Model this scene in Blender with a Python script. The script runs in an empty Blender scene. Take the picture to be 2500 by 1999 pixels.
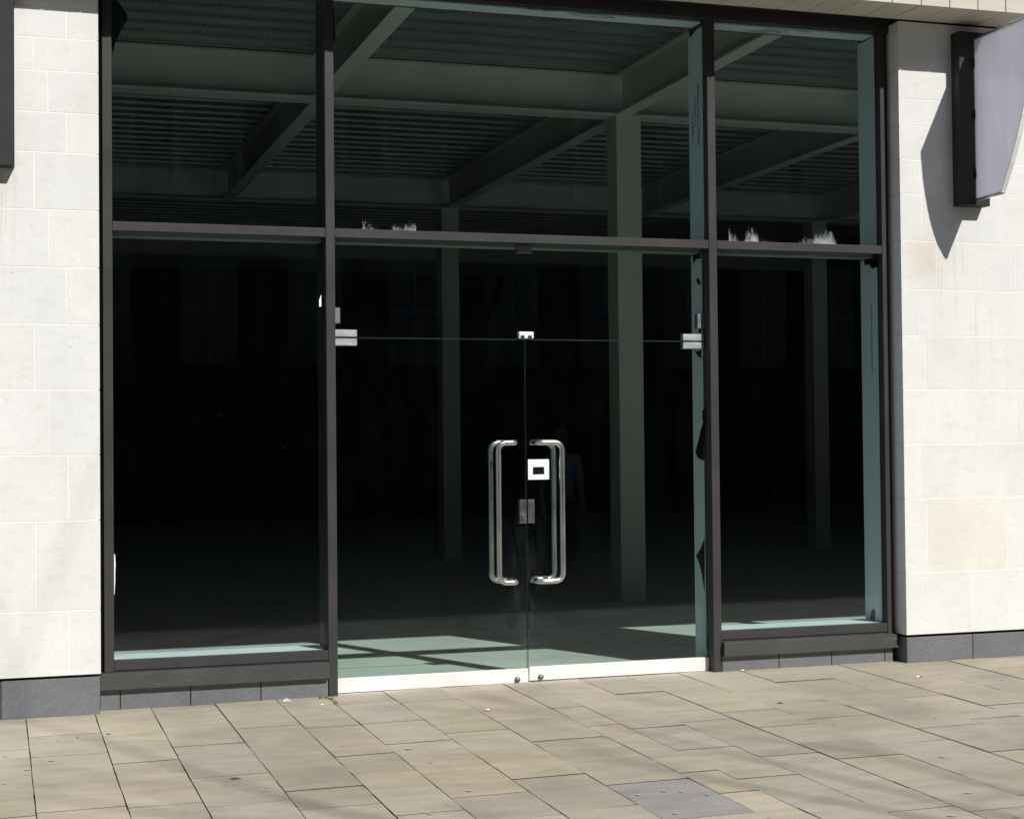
import bpy, bmesh, math, random
from mathutils import Vector, Matrix, noise as mnoise

# ------------------------------------------------------------------ camera
YAW, PIT, ROL, FPX = 0.310118056, 0.0217125268, -0.00975104207, 3937.23164   # solved from the vanishing points
CAM = Vector((0.0, -9.6, 1.5))
FW = Vector((math.sin(YAW)*math.cos(PIT), math.cos(YAW)*math.cos(PIT), math.sin(PIT)))
_rt = Vector((math.cos(YAW), -math.sin(YAW), 0.0)); _up = _rt.cross(FW)
RT = _rt*math.cos(ROL) + _up*math.sin(ROL)
UP = -_rt*math.sin(ROL) + _up*math.cos(ROL)
sc = bpy.context.scene
col = sc.collection
cd = bpy.data.cameras.new('camera'); cam = bpy.data.objects.new('camera', cd); col.objects.link(cam)
cd.sensor_fit = 'HORIZONTAL'; cd.sensor_width = 36.0; cd.lens = FPX/2500.0*36.0
cd.clip_start = 0.1; cd.clip_end = 2000
M = Matrix((RT, UP, -FW)).transposed().to_4x4(); M.translation = CAM
cam.matrix_world = M
sc.camera = cam

# ------------------------------------------------------------------ sky, sun, exposure
SUN = Vector((-0.43, 1.0, -0.944)).normalized()          # direction the light travels
EL = math.asin(-SUN.z); AZ = math.atan2(-SUN.x, -SUN.y)
w = bpy.data.worlds.new('World'); sc.world = w; w.use_nodes = True
nt = w.node_tree
sky = nt.nodes.new('ShaderNodeTexSky'); sky.sky_type = 'NISHITA'; sky.sun_disc = False
sky.sun_elevation = EL; sky.sun_rotation = AZ; sky.air_density = 1.0; sky.dust_density = 1.0
bg = nt.nodes['Background']; bg.inputs['Strength'].default_value = 0.10
nt.links.new(sky.outputs[0], bg.inputs['Color'])
sd = bpy.data.lights.new('sun', 'SUN'); sd.energy = 4.8; sd.angle = math.radians(0.53); sd.color = (1.0, 0.972, 0.93)
so = bpy.data.objects.new('sun', sd); col.objects.link(so)
so.rotation_euler = SUN.to_track_quat('-Z', 'Y').to_euler(); so.location = (6, -20, 20)
vs = sc.view_settings
vs.view_transform = 'Standard'; vs.look = 'None'; vs.exposure = 0.02; vs.gamma = 1.0; vs.use_curve_mapping = False
sc.cycles.use_denoising = True
sc.cycles.max_bounces = 10; sc.cycles.diffuse_bounces = 6; sc.cycles.transparent_max_bounces = 24
sc.cycles.sample_clamp_indirect = 6.0
random.seed(7)

# ------------------------------------------------------------------ photo pixel -> place
def ray(px, py): return (FW*FPX + RT*(px-1250.0) - UP*(py-999.5)).normalized()
def onY(px, py, y=0.0):
    d = ray(px, py); return CAM + d*((y-CAM.y)/d.y)
def onX(px, py, x):
    d = ray(px, py); return CAM + d*((x-CAM.x)/d.x)
GX, GY = 0.005, 0.0132
def gz(x, y): return GX*(x-2.0) + GY*y                    # the pavement falls gently away from the shop
def onG(px, py):
    d = ray(px, py); n = Vector((-GX, -GY, 1.0)); return CAM + d*((-2*GX - n.dot(CAM))/n.dot(d))

# ------------------------------------------------------------------ materials
def nodes(m):
    m.use_nodes = True; t = m.node_tree; return t, t.nodes, t.links
def add_noise(N, L, vec, scale, detail=4, rough=.55, dist=0.0):
    n = N.new('ShaderNodeTexNoise'); n.inputs['Scale'].default_value = scale; n.inputs['Detail'].default_value = detail
    n.inputs['Roughness'].default_value = rough; n.inputs['Distortion'].default_value = dist
    L.new(vec, n.inputs['Vector']); return n.outputs['Fac']
def ramp(N, L, fac, stops):
    r = N.new('ShaderNodeValToRGB'); e = r.color_ramp.elements
    while len(e) < len(stops): e.new(0.5)
    for el, (p, c) in zip(e, stops):
        el.position = p; el.color = (c, c, c, 1) if isinstance(c, (int, float)) else (*c, 1)
    L.new(fac, r.inputs[0]); return r.outputs[0]
def mixc(N, L, a, b, fac, mode='MIX'):
    m = N.new('ShaderNodeMix'); m.data_type = 'RGBA'; m.blend_type = mode
    for s, v in ((m.inputs[0], fac), (m.inputs[6], a), (m.inputs[7], b)):
        if isinstance(v, (int, float)): s.default_value = v
        elif isinstance(v, tuple): s.default_value = (*v, 1)
        else: L.new(v, s)
    return m.outputs[2]
def scaled(N, L, vec, s):
    m = N.new('ShaderNodeVectorMath'); m.operation = 'MULTIPLY'; m.inputs[1].default_value = s; L.new(vec, m.inputs[0]); return m.outputs[0]
def mathn(N, L, op, a, b=None, clamp=False):
    m = N.new('ShaderNodeMath'); m.operation = op; m.use_clamp = clamp
    for i, v in enumerate((a, b)):
        if v is None: continue
        if isinstance(v, (int, float)): m.inputs[i].default_value = v
        else: L.new(v, m.inputs[i])
    return m.outputs[0]

def pmat(name, c, rough=.5, metal=0.0, var=.12, scale=4.0, fine=.0, fscale=120.0, bump=0.0, bscale=90.0, tint=False, spec=.5, stretch=None, spots=0.0):
    m = bpy.data.materials.new(name); t, N, L = nodes(m)
    b = N['Principled BSDF']; b.inputs['Roughness'].default_value = rough; b.inputs['Metallic'].default_value = metal
    b.inputs['Specular IOR Level'].default_value = spec
    g = N.new('ShaderNodeNewGeometry').outputs['Position']
    v = scaled(N, L, g, stretch) if stretch else g
    if tint:
        oi = N.new('ShaderNodeObjectInfo'); colr = mixc(N, L, c, oi.outputs['Color'], 1.0, 'MULTIPLY')
    else: colr = c
    f = add_noise(N, L, v, scale, 5, .6)
    colr = mixc(N, L, colr, ramp(N, L, f, [(.25, 1-var), (.75, 1+var)]), 1.0, 'MULTIPLY')
    if fine:
        f2 = add_noise(N, L, v, fscale, 3, .7)
        colr = mixc(N, L, colr, ramp(N, L, f2, [(.3, 1-fine), (.7, 1+fine)]), 1.0, 'MULTIPLY')
    if spots:
        vo = N.new('ShaderNodeTexVoronoi'); vo.inputs['Scale'].default_value = 9; vo.inputs['Randomness'].default_value = 1; L.new(g, vo.inputs['Vector'])
        f3 = ramp(N, L, vo.outputs['Distance'], [(.02, 1.0), (.055, 0.0)])
        colr = mixc(N, L, colr, (0.2, 0.19, 0.17), mathn(N, L, 'MULTIPLY', f3, spots))
    L.new(colr, b.inputs['Base Color'])
    rr = ramp(N, L, f, [(.2, max(0, rough-.08)), (.8, min(1, rough+.08))]); L.new(rr, b.inputs['Roughness'])
    if bump:
        bn = N.new('ShaderNodeBump'); bn.inputs['Strength'].default_value = bump; bn.inputs['Distance'].default_value = .004
        L.new(add_noise(N, L, v, bscale, 4, .6), bn.inputs['Height']); L.new(bn.outputs[0], b.inputs['Normal'])
    return m

MT = {}
def stone_mat():
    m = bpy.data.materials.new('limestone'); t, N, L = nodes(m); b = N['Principled BSDF']
    g = N.new('ShaderNodeNewGeometry').outputs['Position']; sp = N.new('ShaderNodeSeparateXYZ'); L.new(g, sp.inputs[0])
    oi = N.new('ShaderNodeObjectInfo')
    c = mixc(N, L, (0.70, 0.70, 0.682), oi.outputs['Color'], 1.0, 'MULTIPLY')
    big = add_noise(N, L, g, 2.2, 5, .6); c = mixc(N, L, c, ramp(N, L, big, [(.3, .95), (.7, 1.04)]), 1.0, 'MULTIPLY')
    med = add_noise(N, L, scaled(N, L, g, (1, 1, 2.2)), 9, 6, .65)
    c = mixc(N, L, c, (0.50, 0.475, 0.41), ramp(N, L, med, [(.52, 0.0), (.8, .42)]))
    gr = add_noise(N, L, scaled(N, L, g, (1, 1, 1.6)), 45, 5, .75); c = mixc(N, L, c, ramp(N, L, gr, [(.3, .94), (.7, 1.05)]), 1.0, 'MULTIPLY')
    # run-off streaks
    st = add_noise(N, L, scaled(N, L, g, (14, 1, .55)), 1.6, 4, .6)
    stf = ramp(N, L, st, [(.55, 0.0), (.75, .38)])
    # under the sign brackets: water stains with a place of their own
    def blob(cx, cz, rx, rz):
        dx = mathn(N, L, 'MULTIPLY', mathn(N, L, 'SUBTRACT', sp.outputs[0], cx), 1/rx)
        dz = mathn(N, L, 'MULTIPLY', mathn(N, L, 'SUBTRACT', sp.outputs[2], cz), 1/rz)
        d = mathn(N, L, 'SQRT', mathn(N, L, 'ADD', mathn(N, L, 'MULTIPLY', dx, dx), mathn(N, L, 'MULTIPLY', dz, dz)))
        return mathn(N, L, 'SUBTRACT', 1.0, d, True)
    area = mathn(N, L, 'MAXIMUM', blob(6.30, 2.45, .34, .75), blob(0.05, 2.6, .10, 1.0))
    c = mixc(N, L, c, (0.47, 0.41, 0.30), mathn(N, L, 'MULTIPLY', mathn(N, L, 'MULTIPLY', area, stf), 2.2, True))
    b2 = mathn(N, L, 'MULTIPLY', blob(6.00, 2.70, .20, .26), add_noise(N, L, g, 6, 4))
    c = mixc(N, L, c, (0.52, 0.43, 0.29), mathn(N, L, 'MULTIPLY', b2, .85, True))
    c = mixc(N, L, c, (0.5, 0.46, 0.38), mathn(N, L, 'MULTIPLY', stf, .22))
    bl = add_noise(N, L, g, 1.1, 6, .7, .7); c = mixc(N, L, c, (0.56, 0.53, 0.46), ramp(N, L, bl, [(.54, 0.0), (.74, .45)]))
    vo = N.new('ShaderNodeTexVoronoi'); vo.inputs['Scale'].default_value = 7; L.new(g, vo.inputs['Vector'])
    spk = ramp(N, L, vo.outputs['Distance'], [(.018, 1.0), (.05, 0.0)])
    c = mixc(N, L, c, (0.25, 0.24, 0.22), mathn(N, L, 'MULTIPLY', spk, .5))
    L.new(c, b.inputs['Base Color']); b.inputs['Roughness'].default_value = .85; b.inputs['Specular IOR Level'].default_value = .25
    bn = N.new('ShaderNodeBump'); bn.inputs['Strength'].default_value = .16; bn.inputs['Distance'].default_value = .004
    L.new(add_noise(N, L, g, 70, 5, .65), bn.inputs['Height']); L.new(bn.outputs[0], b.inputs['Normal'])
    return m
def slab_mat(name, vein=False):
    m = bpy.data.materials.new(name); t, N, L = nodes(m); b = N['Principled BSDF']
    g = N.new('ShaderNodeNewGeometry').outputs['Position']; oi = N.new('ShaderNodeObjectInfo')
    c = oi.outputs['Color']
    off = N.new('ShaderNodeVectorMath'); off.operation = 'ADD'; L.new(g, off.inputs[0])
    rv = N.new('ShaderNodeCombineXYZ'); L.new(mathn(N, L, 'MULTIPLY', oi.outputs['Random'], 40), rv.inputs[0]); L.new(mathn(N, L, 'MULTIPLY', oi.outputs['Random'], 17), rv.inputs[1]); L.new(rv.outputs[0], off.inputs[1])
    v = off.outputs[0]
    band = add_noise(N, L, scaled(N, L, v, (.9, 4.0, 1)), 2.2, 5, .6, .5)
    c = mixc(N, L, c, ramp(N, L, band, [(.25, .84), (.5, 1.0), (.78, 1.14)]), 1.0, 'MULTIPLY')
    warm = add_noise(N, L, v, 1.6, 4, .6)
    c = mixc(N, L, c, (0.34, 0.285, 0.20), ramp(N, L, warm, [(.52, 0.0), (.8, .45)]))
    if vein:
        wv = N.new('ShaderNodeTexWave'); wv.wave_type = 'BANDS'; wv.bands_direction = 'Y'
        wv.inputs['Scale'].default_value = 1.15; wv.inputs['Distortion'].default_value = 3.2; wv.inputs['Detail'].default_value = 2; wv.inputs['Detail Scale'].default_value = 1.1
        L.new(v, wv.inputs['Vector'])
        c = mixc(N, L, c, (0.46, 0.38, 0.23), ramp(N, L, wv.outputs['Fac'], [(.80, 0.0), (.97, .55)]))
    grit = add_noise(N, L, g, 130, 4, .8); c = mixc(N, L, c, ramp(N, L, grit, [(.3, .80), (.7, 1.17)]), 1.0, 'MULTIPLY')
    patch = add_noise(N, L, g, .75, 5, .6, .6); c = mixc(N, L, c, ramp(N, L, patch, [(.3, .84), (.7, 1.15)]), 1.0, 'MULTIPLY')
    sm = add_noise(N, L, scaled(N, L, g, (1.0, .35, 1)), 5, 6, .7, .8); c = mixc(N, L, c, (.40, .37, .31), ramp(N, L, sm, [(.58, 0.0), (.80, .40)]))
    blot = add_noise(N, L, g, 3.1, 6, .7); c = mixc(N, L, c, (0.13, 0.125, 0.115), ramp(N, L, blot, [(.57, 0.0), (.80, .42)]))
    vo = N.new('ShaderNodeTexVoronoi'); vo.inputs['Scale'].default_value = 11; L.new(g, vo.inputs['Vector'])
    c = mixc(N, L, c, (0.09, 0.085, 0.08), mathn(N, L, 'MULTIPLY', ramp(N, L, vo.outputs['Distance'], [(.03, 1.0), (.07, 0.0)]), .55))
    L.new(c, b.inputs['Base Color']); b.inputs['Specular IOR Level'].default_value = .35
    L.new(ramp(N, L, band, [(.2, .62), (.8, .80)]), b.inputs['Roughness'])
    bn = N.new('ShaderNodeBump'); bn.inputs['Strength'].default_value = .22; bn.inputs['Distance'].default_value = .004
    hh = mathn(N, L, 'ADD', add_noise(N, L, g, 110, 4, .65), mathn(N, L, 'MULTIPLY', band, .8)); L.new(hh, bn.inputs['Height']); L.new(bn.outputs[0], b.inputs['Normal'])
    return m
def glass_mat(name, tint, dust=0.02, low=0.0):
    m = bpy.data.materials.new(name); t, N, L = nodes(m); N.remove(N['Principled BSDF']); out = N['Material Output']
    tr = N.new('ShaderNodeBsdfTransparent'); tr.inputs[0].default_value = (*tint, 1)
    gl = N.new('ShaderNodeBsdfGlossy'); gl.inputs['Roughness'].default_value = 0.0; gl.inputs['Color'].default_value = (.9, .95, 1, 1)
    lw = N.new('ShaderNodeLayerWeight'); lw.inputs['Blend'].default_value = .5
    f5 = mathn(N, L, 'POWER', lw.outputs['Facing'], 5.0)
    fr = mathn(N, L, 'ADD', mathn(N, L, 'MULTIPLY', f5, .98), .020)
    mx = N.new('ShaderNodeMixShader'); L.new(fr, mx.inputs[0]); L.new(tr.outputs[0], mx.inputs[1]); L.new(gl.outputs[0], mx.inputs[2])
    df = N.new('ShaderNodeBsdfDiffuse'); df.inputs[0].default_value = (.62, .66, .66, 1)
    g = N.new('ShaderNodeNewGeometry').outputs['Position']; sp = N.new('ShaderNodeSeparateXYZ'); L.new(g, sp.inputs[0])
    n1 = add_noise(N, L, scaled(N, L, g, (3, 1, 1)), 2.5, 6, .7)
    film = mathn(N, L, 'MULTIPLY', ramp(N, L, n1, [(.42, 0.0), (.8, 1.0)]), dust)
    vo = N.new('ShaderNodeTexVoronoi'); vo.inputs['Scale'].default_value = 26; L.new(g, vo.inputs['Vector'])
    spk = mathn(N, L, 'MULTIPLY', ramp(N, L, vo.outputs['Distance'], [(.02, 1.0), (.055, 0.0)]), .22 if dust > 0 else 0.0)
    pick = ramp(N, L, add_noise(N, L, g, 3.3, 3, .6), [(.5, 0.0), (.66, 1.0)])
    spk = mathn(N, L, 'MULTIPLY', spk, pick)
    ex = mathn(N, L, 'SUBTRACT', 1.0, mathn(N, L, 'MULTIPLY', mathn(N, L, 'ABSOLUTE', mathn(N, L, 'SUBTRACT', sp.outputs[0], 3.20)), 5.0), True)
    ez = mathn(N, L, 'SUBTRACT', 1.0, mathn(N, L, 'MULTIPLY', sp.outputs[2], .8), True)
    smear = add_noise(N, L, scaled(N, L, g, (5, 1, .8)), 7, 7, .75, 1.0)      # hand grease and dust where the leaves meet
    sme = mathn(N, L, 'MULTIPLY', mathn(N, L, 'MULTIPLY', mathn(N, L, 'MULTIPLY', ex, ez), ramp(N, L, smear, [(.45, 0.0), (.75, 1.0)])),   .05 if low > .001 else 0.0)
    lowf = mathn(N, L, 'MULTIPLY', mathn(N, L, 'SUBTRACT', 1.0, mathn(N, L, 'MULTIPLY', sp.outputs[2], 1.0), True), low)
    d = mathn(N, L, 'ADD', mathn(N, L, 'ADD', film, spk), mathn(N, L, 'ADD', lowf, sme), True)
    mx2 = N.new('ShaderNodeMixShader'); L.new(d, mx2.inputs[0]); L.new(mx.outputs[0], mx2.inputs[1]); L.new(df.outputs[0], mx2.inputs[2])
    L.new(mx2.outputs[0], out.inputs['Surface']); return m
def residue_mat():
    m = bpy.data.materials.new('glue_residue'); t, N, L = nodes(m); b = N['Principled BSDF']; out = N['Material Output']
    b.inputs['Base Color'].default_value = (.72, .78, .76, 1); b.inputs['Roughness'].default_value = .8
    tr = N.new('ShaderNodeBsdfTransparent'); g = N.new('ShaderNodeNewGeometry').outputs['Position']
    f = add_noise(N, L, scaled(N, L, g, (1.7, 1, .55)), 38, 7, .8, 1.5); lo = add_noise(N, L, scaled(N, L, g, (1, 1, .2)), 9, 2, .5)
    sp = N.new('ShaderNodeSeparateXYZ'); L.new(g, sp.inputs[0])
    oi = N.new('ShaderNodeObjectInfo'); sc_ = N.new('ShaderNodeSeparateColor'); L.new(oi.outputs['Color'], sc_.inputs[0])
    h = mathn(N, L, 'SUBTRACT', mathn(N, L, 'MULTIPLY', mathn(N, L, 'SUBTRACT', sp.outputs[2], 2.8208), 3.4), mathn(N, L, 'SUBTRACT', sc_.outputs[0], .5))
    f = mathn(N, L, 'SUBTRACT', mathn(N, L, 'ADD', f, mathn(N, L, 'MULTIPLY', mathn(N, L, 'SUBTRACT', lo, .5), 1.1)), h)
    mx = N.new('ShaderNodeMixShader'); L.new(ramp(N, L, f, [(.42, 0.0), (.80, .42)]), mx.inputs[0]); L.new(tr.outputs[0], mx.inputs[1]); L.new(b.outputs[0], mx.inputs[2])
    L.new(mx.outputs[0], out.inputs['Surface']); return m
def deck_mat():
    m = bpy.data.materials.new('galvanised_deck'); t, N, L = nodes(m); b = N['Principled BSDF']
    g = N.new('ShaderNodeNewGeometry').outputs['Position']; sp = N.new('ShaderNodeSeparateXYZ'); L.new(g, sp.inputs[0])
    def cell(sock, size, off):
        a = mathn(N, L, 'FRACT', mathn(N, L, 'MULTIPLY', mathn(N, L, 'ADD', sock, off), 1/size))
        return mathn(N, L, 'MULTIPLY', mathn(N, L, 'ABSOLUTE', mathn(N, L, 'SUBTRACT', a, .5)), size)
    dx = cell(sp.outputs[0], .06, 0.0); dy = cell(sp.outputs[1], .35, -0.29)      # punched dimples along every trough
    d = mathn(N, L, 'SQRT', mathn(N, L, 'ADD', mathn(N, L, 'MULTIPLY', dx, dx), mathn(N, L, 'MULTIPLY', dy, dy)))
    dot = ramp(N, L, d, [(.017, 1.0), (.022, 0.0)])
    n = add_noise(N, L, scaled(N, L, g, (.4, 2, 2)), 3, 5, .6)
    c = mixc(N, L, (.36, .395, .39), ramp(N, L, n, [(.3, .75), (.7, 1.15)]), 1.0, 'MULTIPLY')
    c = mixc(N, L, c, (.03, .03, .03), dot); L.new(c, b.inputs['Base Color'])
    b.inputs['Roughness'].default_value = .42; b.inputs['Metallic'].default_value = .35; return m
def panel_mat():
    m = bpy.data.materials.new('opal_acrylic'); t, N, L = nodes(m); N.remove(N['Principled BSDF']); out = N['Material Output']
    df = N.new('ShaderNodeBsdfDiffuse'); tl = N.new('ShaderNodeBsdfTranslucent'); gl = N.new('ShaderNodeBsdfGlossy')
    g = N.new('ShaderNodeNewGeometry').outputs['Position']
    n = add_noise(N, L, scaled(N, L, g, (1, 3, .6)), 3, 5, .6)
    c = mixc(N, L, (.89, .885, .95), ramp(N, L, n, [(.3, .94), (.75, 1.04)]), 1.0, 'MULTIPLY'); L.new(c, df.inputs[0]); L.new(c, tl.inputs[0])
    gl.inputs['Roughness'].default_value = .12
    m1 = N.new('ShaderNodeMixShader'); m1.inputs[0].default_value = .62; L.new(df.outputs[0], m1.inputs[1]); L.new(tl.outputs[0], m1.inputs[2])
    m2 = N.new('ShaderNodeMixShader'); m2.inputs[0].default_value = .05; L.new(m1.outputs[0], m2.inputs[1]); L.new(gl.outputs[0], m2.inputs[2])
    L.new(m2.outputs[0], out.inputs['Surface']); return m
def ground_mat():
    m = bpy.data.materials.new('far_paving'); t, N, L = nodes(m); b = N['Principled BSDF']
    g = N.new('ShaderNodeNewGeometry').outputs['Position']
    rot = N.new('ShaderNodeMapping'); rot.inputs['Rotation'].default_value = (0, 0, math.pi/2); L.new(g, rot.inputs['Vector'])
    br = N.new('ShaderNodeTexBrick'); br.inputs['Scale'].default_value = 1.0; br.inputs['Brick Width'].default_value = .62; br.inputs['Row Height'].default_value = .36
    br.inputs['Mortar Size'].default_value = .006; br.inputs['Color1'].default_value = (.25, .235, .20, 1); br.inputs['Color2'].default_value = (.21, .205, .185, 1); br.inputs['Mortar'].default_value = (.05, .048, .045, 1)
    L.new(rot.outputs[0], br.inputs['Vector'])
    n = add_noise(N, L, g, 1.8, 6, .65)
    L.new(mixc(N, L, br.outputs['Color'], ramp(N, L, n, [(.3, .8), (.7, 1.18)]), 1.0, 'MULTIPLY'), b.inputs['Base Color']); b.inputs['Roughness'].default_value = .75
    return m
def sill_mat():
    m = pmat('scuffed_sill_metal', (.056, .055, .055), .42, 0, .15, 3.0, .08, 150, .05, 90)
    t = m.node_tree; N, L = t.nodes, t.links; b = N['Principled BSDF']
    g = N.new('ShaderNodeNewGeometry').outputs['Position']
    f = add_noise(N, L, scaled(N, L, g, (2.2, 1, 30)), 2.6, 4, .6, 1.5)
    src = b.inputs['Base Color'].links[0].from_socket
    L.new(mixc(N, L, src, (.34, .33, .32), ramp(N, L, f, [(.64, 0.0), (.67, .28), (.70, 0.0)])), b.inputs['Base Color']); return m

MT['stone'] = stone_mat()
MT['mortar'] = pmat('lime_mortar', (.80, .795, .765), .9, var=.08, scale=6)
MT['granite'] = pmat('dark_granite', (.135, .14, .148), .62, var=.12, scale=3, fine=.34, fscale=170, bump=.12, bscale=160)
MT['frame'] = pmat('bronze_grey_powder_coat', (.042, .0408, .0395), .45, var=.14, scale=3, fine=.10, fscale=110, bump=.03, spec=.3)
MT['sill'] = sill_mat()
MT['gasket'] = pmat('black_gasket', (.012, .012, .013), .6, var=.1)
MT['lining'] = pmat('white_lining_board', (.68, .75, .80), .7, var=.05, scale=2.0, fine=.03, fscale=60, stretch=(1, 1, .5), spots=.25)
MT['film'] = pmat('black_membrane', (.010, .010, .011), .35, var=.2, scale=20, bump=.3, bscale=30)
MT['steel'] = pmat('brushed_stainless', (.66, .645, .62), .30, 1.0, .025, 4, .02, 300)
MT['satin'] = pmat('satin_stainless', (.66, .69, .71), .38, .85, .07, 5, .06, 160, .02, 200, stretch=(1, 1, 5))
MT['dark_steel'] = pmat('dull_steel', (.20, .21, .22), .45, .7, .15, 18, .1, 120)
MT['rail'] = pmat('white_satin_metal', (.86, .855, .84), .40, .25, .10, 4, .05, 150, .02, 150, stretch=(1, 1, 3))
MT['lock'] = pmat('dim_lock_steel', (.21, .21, .215), .36, .9, .15, 20, .1, 120)  # darker copy of the steel; its dim reflections are put into the base colour
MT['black'] = pmat('black_rubber', (.015, .015, .015), .55)
MT['paint'] = pmat('primer_paint', (.68, .69, .64), .6, var=.08, scale=1.5, fine=.04, fscale=40)
MT['deck'] = deck_mat()
MT['floor'] = pmat('bare_screed', (.46, .455, .44), .8, var=.18, scale=1.2, fine=.08, fscale=60, bump=.08)
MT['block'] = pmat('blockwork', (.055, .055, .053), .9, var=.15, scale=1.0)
MT['tile'] = pmat('pale_terracotta_tile', (.56, .52, .455), .7, var=.05, scale=3, fine=.03, fscale=150, tint=True)
MT['slot'] = pmat('dark_void', (.05, .042, .035), .9)
MT['slab'] = slab_mat('yorkstone_slab'); MT['vein'] = slab_mat('veined_yorkstone', True)
MT['ground'] = ground_mat()
def bed_mat():
    m = bpy.data.materials.new('jointing_sand'); t, N, L = nodes(m); b = N['Principled BSDF']; g = N.new('ShaderNodeNewGeometry').outputs['Position']
    f = add_noise(N, L, g, 4.5, 5, .7)
    L.new(mixc(N, L, (.022, .020, .016), (.22, .195, .15), ramp(N, L, f, [(.45, 0.0), (.62, 1.0)])), b.inputs['Base Color']); b.inputs['Roughness'].default_value = .95; return m
MT['bed'] = bed_mat()
MT['grime'] = pmat('joint_grime', (.07, .062, .048), .95, var=.45, scale=7)
MT['glass'] = glass_mat('green_tint_glass', (.90, .955, .935), .0007, .0004)
MT['door_glass'] = glass_mat('green_door_glass', (.885, .955, .92), .0014, .0018)
MT['edge'] = pmat('glass_edge', (.028, .042, .038), .3, spec=.4)
MT['residue'] = residue_mat()
MT['panel'] = panel_mat()
MT['trim'] = pmat('white_sign_trim', (.86, .86, .84), .45, var=.05, fine=.08, fscale=60)
MT['alu'] = pmat('mill_aluminium', (.55, .55, .56), .35, .8, .08)
MT['bracket'] = pmat('black_bracket_paint', (.032, .031, .032), .5, var=.12, scale=5, spec=.2)
MT['paper'] = pmat('white_sticker_paper', (.80, .81, .82), .6, var=.02)
MT['ink'] = pmat('black_marker', (.005, .005, .006), .8, spec=.1)
MT['underside'] = pmat('shaded_lining_board', (.20, .22, .215), .8, var=.06)  # darker copy of the white lining; shade under the transom put into its colour
MT['gum'] = pmat('pale_gum', (.42, .405, .36), .8, var=.12, scale=40)
MT['gum_dark'] = pmat('dark_gum', (.10, .098, .09), .8, var=.1, scale=40)
MT['moss'] = pmat('moss_green', (.10, .14, .03), .9, var=.3, scale=60)
MT['leaf'] = pmat('dry_leaf', (.36, .17, .06), .8, var=.3, scale=60)
MT['litter'] = pmat('white_plastic', (.78, .78, .80), .5, var=.03)
MT['brick'] = pmat('dark_brick', (.075, .062, .055), .9, var=.2, scale=1.5, fine=.1, fscale=12)  # darker base tone, set so its mirror image in the glass stays dark
MT['surround'] = pmat('pale_window_stone', (.50, .50, .48), .85, var=.1)
MT['pane'] = pmat('old_window_glass', (.10, .115, .13), .15, var=.1, spec=.6)
MT['bark'] = pmat('bark', (.075, .065, .055), .95, var=.3, scale=12, bump=.5, bscale=20)
MT['skin'] = pmat('skin', (.45, .29, .22), .6, var=.04)
MT['shirt'] = pmat('pale_blue_shirt', (.45, .52, .68), .9, var=.06, bump=.2, bscale=12)
MT['trousers'] = pmat('dark_trousers', (.02, .02, .024), .9, var=.1)
MT['shoe'] = pmat('dark_shoe', (.02, .02, .02), .6)
MT['hair'] = pmat('dark_hair', (.02, .016, .012), .8, var=.2, scale=60, bump=.5, bscale=80)

# ------------------------------------------------------------------ object helpers
WO = {}
def link(o, parent=None):
    col.objects.link(o)
    if parent is not None:
        o.parent = parent; o.location = Vector(o.location) - WO[parent.name]
        WO[o.name] = WO[parent.name] + Vector(o.location)
    else: WO[o.name] = Vector(o.location)
    return o
def tag(o, label=None, cat=None, group=None, kind=None):
    for k, v in (('label', label), ('category', cat), ('group', group), ('kind', kind)):
        if v: o[k] = v
    return o
def thing(name, label, cat, loc=(0, 0, 0), group=None):
    o = bpy.data.objects.new(name, None); o.empty_display_size = .1; o.location = loc
    link(o); return tag(o, label, cat, group)
def mobj(name, verts, faces, mat, parent=None, smooth=False):
    me = bpy.data.meshes.new(name); me.from_pydata([tuple(v) for v in verts], [], faces); me.update()
    me.materials.append(MT[mat] if isinstance(mat, str) else mat)
    if smooth: me.polygons.foreach_set('use_smooth', [True]*len(me.polygons))
    return link(bpy.data.objects.new(name, me), parent)
def bobj(name, bm, mat, parent=None, smooth=False):
    bmesh.ops.recalc_face_normals(bm, faces=bm.faces[:])
    me = bpy.data.meshes.new(name); bm.to_mesh(me); bm.free()
    me.materials.append(MT[mat] if isinstance(mat, str) else mat)
    if smooth: me.polygons.foreach_set('use_smooth', [True]*len(me.polygons))
    return link(bpy.data.objects.new(name, me), parent)
def bm_box(bm, x0, x1, y0, y1, z0, z1, bevel=0.0, seg=1):
    vs_ = [bm.verts.new((x, y, z)) for x in (x0, x1) for y in (y0, y1) for z in (z0, z1)]
    fs = [bm.faces.new([vs_[i] for i in f]) for f in ((0, 1, 3, 2), (4, 6, 7, 5), (0, 4, 5, 1), (2, 3, 7, 6), (0, 2, 6, 4), (1, 5, 7, 3))]
    if bevel:
        es = {e for f in fs for e in f.edges}
        bmesh.ops.bevel(bm, geom=list(es), offset=bevel, segments=seg, affect='EDGES', profile=.5)
def box(name, x0, x1, y0, y1, z0, z1, mat, parent=None, bevel=0.0, seg=1):
    bm = bmesh.new(); bm_box(bm, x0, x1, y0, y1, z0, z1, bevel, seg); return bobj(name, bm, mat, parent)
def bm_prism(bm, prof, axis, a, b):
    def P(p, t): return (t, p[0], p[1]) if axis == 'x' else (p[0], t, p[1]) if axis == 'y' else (p[0], p[1], t)
    A = [bm.verts.new(P(p, a)) for p in prof]; B = [bm.verts.new(P(p, b)) for p in prof]; n = len(prof)
    bm.faces.new(A); bm.faces.new(B[::-1])
    for i in range(n): bm.faces.new([A[i], A[(i+1) % n], B[(i+1) % n], B[i]])
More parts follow.
